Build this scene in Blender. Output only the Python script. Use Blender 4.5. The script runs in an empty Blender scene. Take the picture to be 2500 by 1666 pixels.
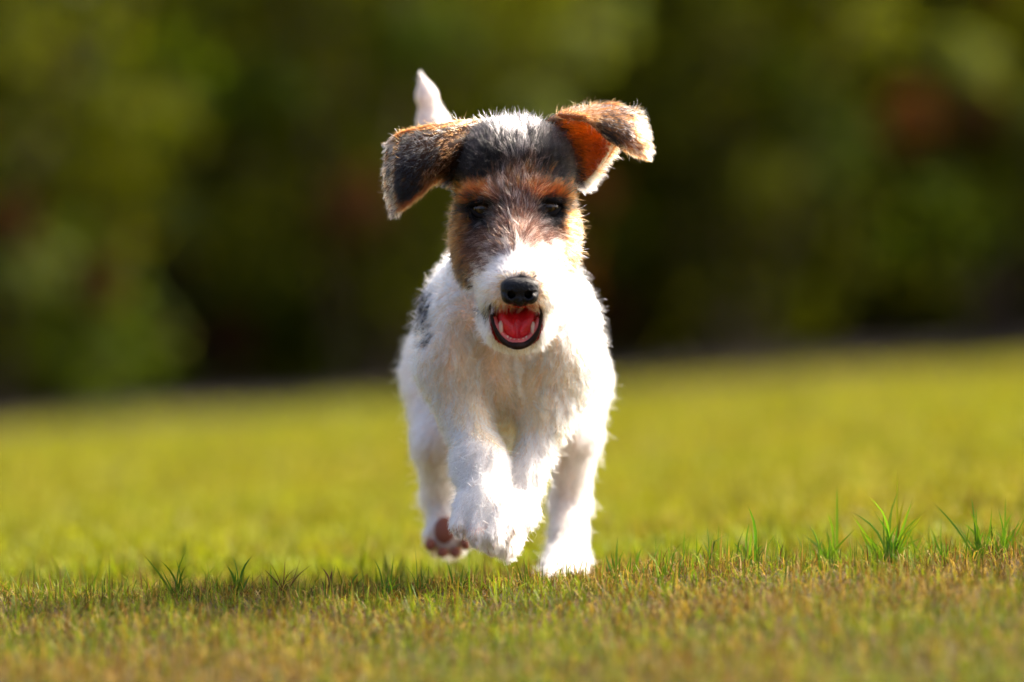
import bpy, math, random
import numpy as np
from mathutils import Vector, kdtree

rng = np.random.default_rng(7)
random.seed(7)
scene = bpy.context.scene
COL = scene.collection

# ------------------------------------------------------------------ camera
S = 0.000324            # metres per photograph pixel at the subject distance
DIST = 4.5              # camera to the dog's eyes
EYE_Z = 0.24            # lens height above the lawn under the dog
HOR = 700.0
cam_data = bpy.data.cameras.new("camera")
cam_data.sensor_width = 36.0
cam_data.lens = 36.0 * DIST / (2500 * S)
cam_data.clip_start = 0.05
cam_data.clip_end = 400
cam_data.dof.use_dof = True
cam_data.dof.focus_distance = DIST - 0.015
cam_data.dof.aperture_fstop = 3.2
cam_data.dof.aperture_blades = 0
cam = bpy.data.objects.new("camera", cam_data)
COL.objects.link(cam)
cam.location = (0, -DIST, EYE_Z)
pitch = math.atan((833 - HOR) * S / DIST)
cam.rotation_euler = (math.pi / 2 - pitch, 0, 0)
scene.camera = cam

# ------------------------------------------------------------------ sky, sun, exposure
SUN = Vector((0.62, 0.32, 0.71)).normalized()
world = bpy.data.worlds.new("World")
scene.world = world
world.use_nodes = True
wn = world.node_tree
sky = wn.nodes.new("ShaderNodeTexSky")
sky.sky_type = 'NISHITA'
sky.sun_disc = False
sky.air_density = 0.55
sky.dust_density = 7.0
sky.sun_elevation = math.asin(SUN.z)
sky.sun_rotation = math.atan2(SUN.x, SUN.y)
wn.links.new(sky.outputs[0], wn.nodes["Background"].inputs[0])
wn.nodes["Background"].inputs[1].default_value = 0.15
sl = bpy.data.lights.new("sun", 'SUN')
sl.energy = 3.1
sl.angle = math.radians(0.53)
sl.color = (1.0, 0.87, 0.68)
sun = bpy.data.objects.new("sun", sl)
COL.objects.link(sun)
sun.rotation_euler = SUN.to_track_quat('Z', 'Y').to_euler()
sun.location = SUN * 30
vs = scene.view_settings
vs.view_transform = 'Standard'
vs.look = 'None'
vs.gamma = 1.0
vs.exposure = 1.78
vs.use_curve_mapping = False
cy = scene.cycles
cy.max_bounces = 10
cy.diffuse_bounces = 4
cy.glossy_bounces = 4
cy.transmission_bounces = 10
cy.caustics_reflective = False
cy.caustics_refractive = False
cy.use_denoising = True
scene.cycles_curves.shape = 'RIBBONS'
scene.cycles_curves.subdivisions = 2


# ------------------------------------------------------------------ helpers
def W(u, v, y):
    """photograph measurements (pixels) at depth y -> metres"""
    k = S * (DIST + y) / DIST
    return np.array([(u - 1250) * k, y, EYE_Z + (HOR - v) * k])


def UV(P):
    k = S * (DIST + P[:, 1]) / DIST
    return 1250 + P[:, 0] / k, HOR - (P[:, 2] - EYE_Z) / k


def sstep(a, b, x):
    t = np.clip((x - a) / (b - a), 0, 1)
    return t * t * (3 - 2 * t)


def wob(P, f, seed):
    """smooth pseudo noise in about -1..1"""
    r = np.random.default_rng(seed)
    o = np.zeros(len(P))
    for i in range(5):
        d = r.normal(size=3)
        d /= np.linalg.norm(d)
        o += np.sin(P @ d * f * r.uniform(0.6, 1.5) * 6.283 + r.uniform(0, 6.283))
    return o / 2.6


def nrm(v):
    return v / np.maximum(np.linalg.norm(v, axis=-1, keepdims=True), 1e-9)


def link(o, parent=None):
    COL.objects.link(o)
    if parent is not None:
        o.parent = parent
    return o


def mesh_obj(name, verts, faces, mat, parent=None, smooth=True, col=None):
    me = bpy.data.meshes.new(name)
    me.from_pydata([tuple(v) for v in verts] if not isinstance(verts, np.ndarray) else verts.tolist(), [],
                   faces if isinstance(faces, list) else faces.tolist())
    if smooth:
        me.polygons.foreach_set("use_smooth", [True] * len(me.polygons))
    if col is not None:
        a = me.color_attributes.new("tint", 'FLOAT_COLOR', 'POINT')
        a.data.foreach_set("color", np.c_[col, np.ones(len(col))].astype(np.float32).ravel())
    me.materials.append(mat)
    me.update()
    return link(bpy.data.objects.new(name, me), parent)


def fast_mesh(name, verts, loops, sizes, mat, parent=None, smooth=False, col=None):
    """big meshes straight from arrays"""
    me = bpy.data.meshes.new(name)
    me.vertices.add(len(verts))
    me.vertices.foreach_set("co", verts.astype(np.float32).ravel())
    me.loops.add(len(loops))
    me.loops.foreach_set("vertex_index", loops.astype(np.int32))
    me.polygons.add(len(sizes))
    st = np.concatenate([[0], np.cumsum(sizes)[:-1]]).astype(np.int32)
    me.polygons.foreach_set("loop_start", st)
    me.polygons.foreach_set("use_smooth", np.full(len(sizes), smooth))
    if col is not None:
        a = me.color_attributes.new("tint", 'FLOAT_COLOR', 'POINT')
        a.data.foreach_set("color", np.c_[col, np.ones(len(col))].astype(np.float32).ravel())
    me.materials.append(mat)
    me.update(calc_edges=True)
    me.validate()
    return link(bpy.data.objects.new(name, me), parent)


def empty(name, loc, label, cat, group=None):
    o = bpy.data.objects.new(name, None)
    o.empty_display_size = 0.05
    o.location = loc
    o["label"] = label
    o["category"] = cat
    if group:
        o["group"] = group
    return link(o)


# ------------------------------------------------------------------ materials
def new_mat(name):
    m = bpy.data.materials.new(name)
    m.use_nodes = True
    nt = m.node_tree
    nt.nodes.clear()
    out = nt.nodes.new("ShaderNodeOutputMaterial")
    return m, nt, out


def principled(name, rgb, rough=0.5, bump=0.0, bscale=400, coat=0.0, sss=0.0, vary=0.0):
    m, nt, out = new_mat(name)
    b = nt.nodes.new("ShaderNodeBsdfPrincipled")
    b.inputs["Base Color"].default_value = (*rgb, 1)
    b.inputs["Roughness"].default_value = rough
    b.inputs["Coat Weight"].default_value = coat
    b.inputs["Coat Roughness"].default_value = 0.08
    if sss:
        b.inputs["Subsurface Weight"].default_value = sss
        b.inputs["Subsurface Radius"].default_value = (0.006, 0.002, 0.001)
        b.inputs["Subsurface Scale"].default_value = 1.0
    nt.links.new(b.outputs[0], out.inputs[0])
    if bump or vary:
        tc = nt.nodes.new("ShaderNodeTexCoord")
        n = nt.nodes.new("ShaderNodeTexNoise")
        n.inputs["Scale"].default_value = bscale
        n.inputs["Detail"].default_value = 4
        nt.links.new(tc.outputs["Object"], n.inputs["Vector"])
        if bump:
            bp = nt.nodes.new("ShaderNodeBump")
            bp.inputs["Strength"].default_value = bump
            bp.inputs["Distance"].default_value = 0.001
            nt.links.new(n.outputs[0], bp.inputs["Height"])
            nt.links.new(bp.outputs[0], b.inputs["Normal"])
        if vary:
            mx = nt.nodes.new("ShaderNodeMix")
            mx.data_type = 'RGBA'
            mx.inputs[6].default_value = (*[c * (1 - vary) for c in rgb], 1)
            mx.inputs[7].default_value = (*[min(1, c * (1 + vary)) for c in rgb], 1)
            nt.links.new(n.outputs[0], mx.inputs[0])
            nt.links.new(mx.outputs[2], b.inputs["Base Color"])
    return m


def tinted(name, trans=0.4, gloss=0.08, rough=0.4, trans_gain=(1.25, 1.2, 0.7)):
    """leaf / skin material: colour from the 'tint' attribute, lets light through"""
    m, nt, out = new_mat(name)
    at = nt.nodes.new("ShaderNodeAttribute")
    at.attribute_name = "tint"
    d = nt.nodes.new("ShaderNodeBsdfDiffuse")
    t = nt.nodes.new("ShaderNodeBsdfTranslucent")
    g = nt.nodes.new("ShaderNodeBsdfGlossy")
    g.inputs["Roughness"].default_value = rough
    mul = nt.nodes.new("ShaderNodeMix")
    mul.data_type = 'RGBA'
    mul.blend_type = 'MULTIPLY'
    mul.inputs[0].default_value = 1
    mul.inputs[7].default_value = (*trans_gain, 1)
    nt.links.new(at.outputs["Color"], mul.inputs[6])
    nt.links.new(at.outputs["Color"], d.inputs[0])
    nt.links.new(mul.outputs[2], t.inputs[0])
    m1 = nt.nodes.new("ShaderNodeMixShader")
    m1.inputs[0].default_value = trans
    nt.links.new(d.outputs[0], m1.inputs[1])
    nt.links.new(t.outputs[0], m1.inputs[2])
    m2 = nt.nodes.new("ShaderNodeMixShader")
    m2.inputs[0].default_value = gloss
    nt.links.new(m1.outputs[0], m2.inputs[1])
    nt.links.new(g.outputs[0], m2.inputs[2])
    nt.links.new(m2.outputs[0], out.inputs[0])
    return m


def hair_mat(name):
    m, nt, out = new_mat(name)
    at = nt.nodes.new("ShaderNodeAttribute")
    at.attribute_name = "tint"
    h = nt.nodes.new("ShaderNodeBsdfHairPrincipled")
    h.parametrization = 'COLOR'
    h.inputs["IOR"].default_value = 1.36
    h.inputs["Roughness"].default_value = 0.42
    h.inputs["Radial Roughness"].default_value = 0.62
    nt.links.new(at.outputs["Color"], h.inputs["Color"])
    nt.links.new(h.outputs[0], out.inputs[0])
    return m


M_skin = tinted("dog_skin", trans=0.12, gloss=0.02, trans_gain=(1.1, 0.8, 0.6))
M_ear = tinted("ear_skin", trans=0.55, gloss=0.01, trans_gain=(1.15, 1.0, 0.45))
M_fur = hair_mat("fur_fibre")
M_nose = principled("nose_leather", (0.006, 0.006, 0.008), 0.27, bump=1.0, bscale=650)
M_nose.node_tree.nodes["Principled BSDF"].inputs["Specular IOR Level"].default_value = 0.20
M_lid = principled("eyelid_skin", (0.010, 0.008, 0.008), 0.75, bump=0.4, bscale=900)
M_lid.node_tree.nodes["Principled BSDF"].inputs["Specular IOR Level"].default_value = 0.08
M_lip = principled("lip_skin", (0.024, 0.012, 0.009), 0.42, bump=1.0, bscale=500)
M_lip.node_tree.nodes["Principled BSDF"].inputs["Specular IOR Level"].default_value = 0.12
M_tongue = principled("tongue_flesh", (0.72, 0.018, 0.025), 0.28, bump=0.9, bscale=520, sss=0.35, vary=0.25)
M_gum = principled("gum_flesh", (0.60, 0.10, 0.08), 0.3, sss=0.3, vary=0.2, bscale=300)
M_tooth = principled("tooth_enamel", (0.66, 0.42, 0.29), 0.35)
M_pad = principled("paw_pad_leather", (0.30, 0.085, 0.045), 0.6, bump=0.6, bscale=600, vary=0.3)
M_claw = principled("claw_horn", (0.72, 0.58, 0.46), 0.35)
M_grass = tinted("grass_blade", trans=0.38, gloss=0.012, rough=0.5, trans_gain=(1.15, 1.15, 0.4))
M_leaf = tinted("shrub_leaf", trans=0.5, gloss=0.006, rough=0.6, trans_gain=(1.3, 1.25, 0.35))
M_stem = principled("shrub_bark", (0.09, 0.06, 0.04), 0.9, bump=0.8, bscale=60, vary=0.4)


def eye_material():
    m, nt, out = new_mat("eye_cornea")
    tc = nt.nodes.new("ShaderNodeTexCoord")
    sep = nt.nodes.new("ShaderNodeSeparateXYZ")
    ln = nt.nodes.new("ShaderNodeVectorMath")
    ln.operation = 'LENGTH'
    cmb = nt.nodes.new("ShaderNodeCombineXYZ")
    nt.links.new(tc.outputs["Object"], sep.inputs[0])
    nt.links.new(sep.outputs[0], cmb.inputs[0])
    nt.links.new(sep.outputs[2], cmb.inputs[1])
    nt.links.new(cmb.outputs[0], ln.inputs[0])
    cr = nt.nodes.new("ShaderNodeValToRGB")
    mr = nt.nodes.new("ShaderNodeMath")
    mr.operation = 'MULTIPLY'
    mr.inputs[1].default_value = 100.0
    nt.links.new(ln.outputs["Value"], mr.inputs[0])
    nt.links.new(mr.outputs[0], cr.inputs[0])
    e = cr.color_ramp.elements
    e[0].position, e[0].color = 0.0, (0.003, 0.003, 0.004, 1)
    e[1].position, e[1].color = 1.0, (0.02, 0.012, 0.01, 1)
    for p, c in ((0.21, (0.004, 0.003, 0.003, 1)), (0.28, (0.075, 0.040, 0.010, 1)), (0.46, (0.040, 0.019, 0.005, 1)),
                 (0.53, (0.01, 0.006, 0.005, 1))):
        k = e.new(p)
        k.color = c
    b = nt.nodes.new("ShaderNodeBsdfPrincipled")
    b.inputs["Roughness"].default_value = 0.06
    b.inputs["Specular IOR Level"].default_value = 0.42
    b.inputs["Coat Weight"].default_value = 0.0
    b.inputs["Coat Roughness"].default_value = 0.02
    nt.links.new(cr.outputs[0], b.inputs["Base Color"])
    nt.links.new(b.outputs[0], out.inputs[0])
    return m


M_eye = eye_material()


def lawn_material():
    m, nt, out = new_mat("lawn_turf")
    tc = nt.nodes.new("ShaderNodeTexCoord")
    n1 = nt.nodes.new("ShaderNodeTexNoise")
    n1.inputs["Scale"].default_value = 0.55
    n1.inputs["Detail"].default_value = 5
    n2 = nt.nodes.new("ShaderNodeTexNoise")
    n2.inputs["Scale"].default_value = 70
    n2.inputs["Detail"].default_value = 6
    for n in (n1, n2):
        nt.links.new(tc.outputs["Object"], n.inputs["Vector"])
    r1 = nt.nodes.new("ShaderNodeValToRGB")
    r1.color_ramp.elements[0].position = 0.38
    r1.color_ramp.elements[1].position = 0.64
    r1.color_ramp.elements[0].color = (0.185, 0.172, 0.010, 1)
    r1.color_ramp.elements[1].color = (0.21, 0.18, 0.016, 1)
    nt.links.new(n1.outputs[0], r1.inputs[0])
    mx = nt.nodes.new("ShaderNodeMix")
    mx.data_type = 'RGBA'
    mx.blend_type = 'MULTIPLY'
    mx.inputs[0].default_value = 0.5
    r2 = nt.nodes.new("ShaderNodeValToRGB")
    r2.color_ramp.elements[0].color = (0.35, 0.3, 0.25, 1)
    r2.color_ramp.elements[1].color = (1.2, 1.2, 1.1, 1)
    nt.links.new(n2.outputs[0], r2.inputs[0])
    nt.links.new(r1.outputs[0], mx.inputs[6])
    nt.links.new(r2.outputs[0], mx.inputs[7])
    sp = nt.nodes.new("ShaderNodeSeparateXYZ")
    nt.links.new(tc.outputs["Object"], sp.inputs[0])
    mr = nt.nodes.new("ShaderNodeMapRange")          # bare thatch round the dog, fuller turf further off
    mr.inputs["From Min"].default_value = 0.25
    mr.inputs["From Max"].default_value = 1.4
    nt.links.new(sp.outputs[1], mr.inputs["Value"])
    mx2 = nt.nodes.new("ShaderNodeMix")
    mx2.data_type = 'RGBA'
    mx2.inputs[6].default_value = (0.060, 0.042, 0.014, 1)
    nt.links.new(mr.outputs[0], mx2.inputs[0])
    nt.links.new(mx.outputs[2], mx2.inputs[7])
    mx = mx2
    b = nt.nodes.new("ShaderNodeBsdfPrincipled")
    b.inputs["Roughness"].default_value = 0.9
    b.inputs["Specular IOR Level"].default_value = 0.15
    nt.links.new(mx.outputs[2], b.inputs["Base Color"])
    bp = nt.nodes.new("ShaderNodeBump")
    bp.inputs["Distance"].default_value = 0.01
    nt.links.new(n2.outputs[0], bp.inputs["Height"])
    nt.links.new(bp.outputs[0], b.inputs["Normal"])
    nt.links.new(b.outputs[0], out.inputs[0])
    return m


# ------------------------------------------------------------------ ground
def G(x, y):
    x = np.asarray(x, float)
    y = np.asarray(y, float)
    xc = 5 * np.tanh(x / 5)
    tilt = np.where(xc > 0, 0.068, 0.026) * (1 - sstep(0.5, 9, y)) + 0.060 * sstep(0.5, 9, y)
    prof = np.where(y < 0, 0.06 * np.maximum(y, -6), -0.030 * (1 - np.exp(-np.maximum(y, 0) / 0.30)) - 0.060 * sstep(0.8, 12, y))
    prof = prof + 0.003 - 0.003 * np.exp(-(y / 0.06) ** 2)
    bump = 0.0035 * np.sin(x * 13 + 1.3 * np.sin(y * 5)) + 0.0025 * np.sin(x * 31 + y * 17 + 2)
    return tilt * xc + prof + bump


gx = np.concatenate([np.linspace(-60, -3, 25), np.linspace(-2.9, 2.9, 117), np.linspace(3, 60, 25)])
gy = np.concatenate([np.linspace(-12, -2, 18), np.linspace(-1.9, 2.0, 118), np.linspace(2.1, 22, 80), np.linspace(23, 110, 20)])
XX, YY = np.meshgrid(gx, gy, indexing='ij')
gv = np.stack([XX, YY, G(XX, YY)], -1).reshape(-1, 3)
ni, nj = len(gx), len(gy)
ii, jj = np.meshgrid(np.arange(ni - 1), np.arange(nj - 1), indexing='ij')
q = np.stack([ii * nj + jj, (ii + 1) * nj + jj, (ii + 1) * nj + jj + 1, ii * nj + jj + 1], -1).reshape(-1, 4)
lawn = fast_mesh("lawn", gv, q.ravel(), np.full(len(q), 4), lawn_material(), smooth=True)
lawn["kind"] = "structure"


def bed_y(x):
    return 12.4 + 2.6 * np.tanh(np.asarray(x) / 3.1)


bx = np.linspace(-11, 11, 89)
bt = np.linspace(0, 4.2, 14)
BX, BT = np.meshgrid(bx, bt, indexing='ij')
BY = bed_y(BX) + BT - 0.05 + 0.05 * np.sin(BX * 3.1) * (BT < 0.1)
bz = G(BX, BY) + 0.012 + 0.03 * np.abs(np.sin(BX * 7 + BT * 5)) * (BT > 0.1)
bv = np.stack([BX, BY, bz], -1).reshape(-1, 3)
ni, nj = len(bx), len(bt)
ii, jj = np.meshgrid(np.arange(ni - 1), np.arange(nj - 1), indexing='ij')
q = np.stack([ii * nj + jj, (ii + 1) * nj + jj, (ii + 1) * nj + jj + 1, ii * nj + jj + 1], -1).reshape(-1, 4)
bed = fast_mesh("soil_bed", bv, q.ravel(), np.full(len(q), 4),
                principled("bark_mulch", (0.022, 0.014, 0.010), 0.95, bump=1.0, bscale=40, vary=0.5), smooth=True)  # mulch, its colour darkened to paint in shade under the shrubs
bed["kind"] = "structure"


# ------------------------------------------------------------------ shrubs behind the lawn
def leaves(centres, radii, per, size, cols, seed, flat=0.6):
    """leaf sized faces through a set of lobes; returns verts, quads, colours"""
    r = np.random.default_rng(seed)
    C = np.repeat(centres, per, axis=0)
    R = np.repeat(radii, per, axis=0)[:, None]
    d = nrm(r.normal(size=(len(C), 3)))
    rad = r.uniform(0.15, 1.0, (len(C), 1)) ** 0.5
    P = C + d * rad * R * np.array([1, 1, 0.85])
    n = nrm(d + r.normal(size=d.shape) * flat + np.array([0, 0, 0.5]))
    a = nrm(np.cross(n, r.normal(size=d.shape)))
    b = np.cross(n, a)
    L = size * r.uniform(0.7, 1.35, (len(C), 1))
    w = L * 0.30
    fold = n * L * 0.10
    V = np.stack([P, P + a * L * 0.5 + b * w + fold, P + a * L, P + a * L * 0.5 - b * w + fold], 1)
    k = len(P)
    base = np.repeat(cols, per, axis=0)
    cj = base * r.uniform(0.6, 1.4, (k, 1)) * r.uniform(0.9, 1.1, (k, 3))
    tri = (np.arange(k) * 4)[:, None] + np.array([0, 1, 2, 0, 2, 3])[None]
    return V.reshape(-1, 3), tri.ravel(), np.full(k * 2, 3), np.repeat(cj, 4, axis=0)


OLIVE = np.array([0.078, 0.090, 0.004])
GREEN = np.array([0.055, 0.085, 0.005])
TEAL = np.array([0.022, 0.115, 0.034])
SAGE = np.array([0.125, 0.150, 0.042])
RUST = np.array([0.060, 0.022, 0.007])
BROWN = np.array([0.07, 0.035, 0.012])


def stem_mesh(p0, p1, r0, r1, seed, n=7, m=8):
    r = np.random.default_rng(seed)
    V, F = [], []
    for i in range(n):
        t = i / (n - 1)
        c = np.array(p0) * (1 - t) + np.array(p1) * t + r.normal(size=3) * 0.02 * (0 < i)
        rad = r0 * (1 - t) + r1 * t
        for k in range(m):
            a = 6.2832 * k / m
            V.append(c + rad * np.array([math.cos(a), math.sin(a), 0]))
    for i in range(n - 1):
        for k in range(m):
            F.append([i * m + k, i * m + (k + 1) % m, (i + 1) * m + (k + 1) % m, (i + 1) * m + k])
    return V, F


def shrub(name, x, dy, w, h, main, label, seed, red=0, sage=0, low=0.12, nl=30, per=115, leaf=0.062, group=None, cat="shrub"):
    r = np.random.default_rng(seed)
    y = float(bed_y(x)) + dy
    z = float(G(x, y))
    root = empty(name, (x, y, z), label, cat, group)
    t = r.uniform(0, 1, nl)
    zz = low * h + (1 - low) * h * (np.arange(nl) + 0.5) / nl
    env = w * 0.5 * np.sqrt(np.clip(1 - ((zz / h - 0.52) / 0.56) ** 2, 0.12, 1))
    ang = np.arange(nl) * 2.39996 + seed
    rr = env * r.uniform(0.35, 1.0, nl)
    cen = np.c_[np.cos(ang) * rr, np.sin(ang) * rr * 0.8, zz]
    rad = r.uniform(0.11, 0.22, nl) * (w / 1.2)
    cols = main * r.uniform(0.5, 1.45, (nl, 1))
    cols[r.uniform(size=nl) < 0.22] = GREEN * 0.8
    V, L, Z, C = leaves(cen, rad, per, leaf, cols, seed + 1)
    # loose inner leaves so the crown has no see-through core
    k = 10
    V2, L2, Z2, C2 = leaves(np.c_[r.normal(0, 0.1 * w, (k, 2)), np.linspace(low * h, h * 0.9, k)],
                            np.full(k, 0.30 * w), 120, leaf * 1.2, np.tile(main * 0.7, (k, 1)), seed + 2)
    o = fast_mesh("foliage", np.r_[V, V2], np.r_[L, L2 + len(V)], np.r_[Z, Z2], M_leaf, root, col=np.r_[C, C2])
    o["kind"] = "stuff"
    for cnt, colr, nm, sz in ((red, RUST, "rust_leaf_cluster", 0.05), (sage, SAGE, "pale_leaf_cluster", 0.055)):
        for i in range(cnt):
            a = r.uniform(math.pi * 1.0, math.pi * 2.0)
            zc = r.uniform(0.15, 0.95) * min(h, 1.35)
            e = w * 0.5 * math.sqrt(max(0.15, 1 - ((zc / h - 0.52) / 0.56) ** 2)) * 1.08
            V, L, Z, C = leaves(np.array([[math.cos(a) * e, math.sin(a) * e * 0.8, zc]]), np.array([r.uniform(0.07, 0.12)]), 110, sz,
                                np.array([colr]) * r.uniform(0.7, 1.2), seed + 50 + i + cnt)
            o = fast_mesh(nm, V, L, Z, M_leaf, root, col=C)
            o["kind"] = "stuff"
    for i in range(4):
        a = 6.28 * i / 4 + seed
        V, F = stem_mesh((0.05 * math.cos(a), 0.05 * math.sin(a), -0.03), (0.24 * w * math.cos(a), 0.24 * w * math.sin(a), h * 0.7), 0.022, 0.008, seed + i)
        mesh_obj("stem", V, F, M_stem, root)
    return root


GH = "shrubs of the hedge border"
shrub("leafy_shrub", -2.75, 0.65, 1.35, 1.8, OLIVE, "olive shrub with rust red leaf clusters at the end of the border", 11, red=4, sage=2, group=GH)
shrub("leafy_shrub", -1.55, 0.62, 1.45, 1.7, OLIVE, "broad olive shrub with rust red clusters behind the black and tan folded ear", 12, red=5, sage=3, group=GH)
shrub("leafy_shrub", -0.42, 0.70, 1.35, 1.9, OLIVE * 1.05, "tall olive shrub with pale and rust clusters directly behind the raised tail", 13, red=4, sage=4, group=GH)
shrub("leafy_shrub", 0.72, 0.62, 1.40, 1.7, OLIVE * 0.95, "plain olive green shrub behind the glowing orange ear", 14, red=2, sage=3, low=0.22, group=GH)
shrub("leafy_shrub", 1.62, 0.75, 1.25, 1.9, OLIVE * 1.1, "olive brown shrub between the plain olive shrub and blue-green bush", 15, red=4, sage=1, low=0.26, group=GH)
shrub("leafy_shrub", 2.42, 0.25, 1.05, 1.5, TEAL * 1.15, "blue-green bush at the bright end of the border", 16, sage=2, low=0.08, group=GH)
shrub("leafy_shrub", 3.35, 0.6, 1.35, 1.7, OLIVE, "olive shrub beyond the blue-green bush", 17, red=2, group=GH)
for i, xx in enumerate((-6.6, -5.3, -4.0, 4.6, 5.9, 7.2)):
    shrub("leafy_shrub", xx, 0.65, 1.4, 1.75, OLIVE, "olive shrub far along the border, past the shrubs seen behind the dog", 70 + i, red=2, sage=1, group=GH)
DK = OLIVE * 0.75
EVER = ["dark evergreen behind the olive shrub that ends the border", "dark evergreen behind the broad olive shrub with rust red clusters",
        "dark evergreen in the gap behind the broad rust-clustered shrub and tail", "dark evergreen straight behind the dog's head",
        "dark evergreen behind the plain olive green shrub", "dark evergreen behind the blue-green bush", "dark evergreen past the blue-green bush"] + ["dark evergreen far along the border, away from the dog"] * 5
for i, xx in enumerate((-3.3, -2.1, -0.95, 0.2, 1.3, 2.5, 3.7, -4.6, -5.9, -7.2, 5.1, 6.5)):
    shrub("tall_evergreen", xx, 2.1, 1.75, 2.7 + 0.2 * (i % 3), DK, EVER[i],
          30 + i, low=0.03, nl=24, per=110, leaf=0.10, group="dark evergreens behind the border", cat="evergreen")
def hedge_wall(x0, x1, dy, depth, h, n, seed):
    r = np.random.default_rng(seed)
    xm = 0.5 * (x0 + x1)
    ym = float(bed_y(xm)) + dy
    root = empty("clipped_hedge", (xm, ym, float(G(xm, ym))), "dense dark clipped hedge closing the garden behind the evergreens", "hedge")
    X = r.uniform(x0, x1, n)
    Cn = np.c_[X - xm, bed_y(X) + dy + r.uniform(0, depth, n) - ym, r.uniform(0.0, 1, n) ** 1.25 * h * (1 + 0.04 * np.sin(X * 5)) + G(X, bed_y(X) + dy) - float(G(xm, ym))]
    V, L, Z, C = leaves(Cn, np.full(n, 0.10), 5, 0.13, np.tile(OLIVE * 0.5, (n, 1)) * r.uniform(0.6, 1.3, (n, 1)), seed + 1)
    o = fast_mesh("foliage", V, L, Z, M_leaf, root, col=C)
    o["kind"] = "stuff"
    for xx in np.arange(x0 + 0.4, x1, 0.9):
        V, F = stem_mesh((xx - xm, float(bed_y(xx)) + dy + depth / 2 - ym, float(G(xx, bed_y(xx) + dy)) - float(G(xm, ym)) - 0.05), (xx - xm + 0.1, float(bed_y(xx)) + dy + depth / 2 - ym, h * 0.85), 0.04, 0.015, seed + int(xx * 10 + 99))
        mesh_obj("stem", V, F, M_stem, root)


hedge_wall(-10.5, 10.5, 3.3, 0.9, 3.2, 22000, 91)
shrub("low_plant", 1.93, -0.25, 0.42, 0.30, SAGE * 1.5, "small pale yellow-green plant on the lawn edge before the blue-green bush", 61, low=0.0, nl=10, per=60, leaf=0.04, cat="plant")


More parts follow.
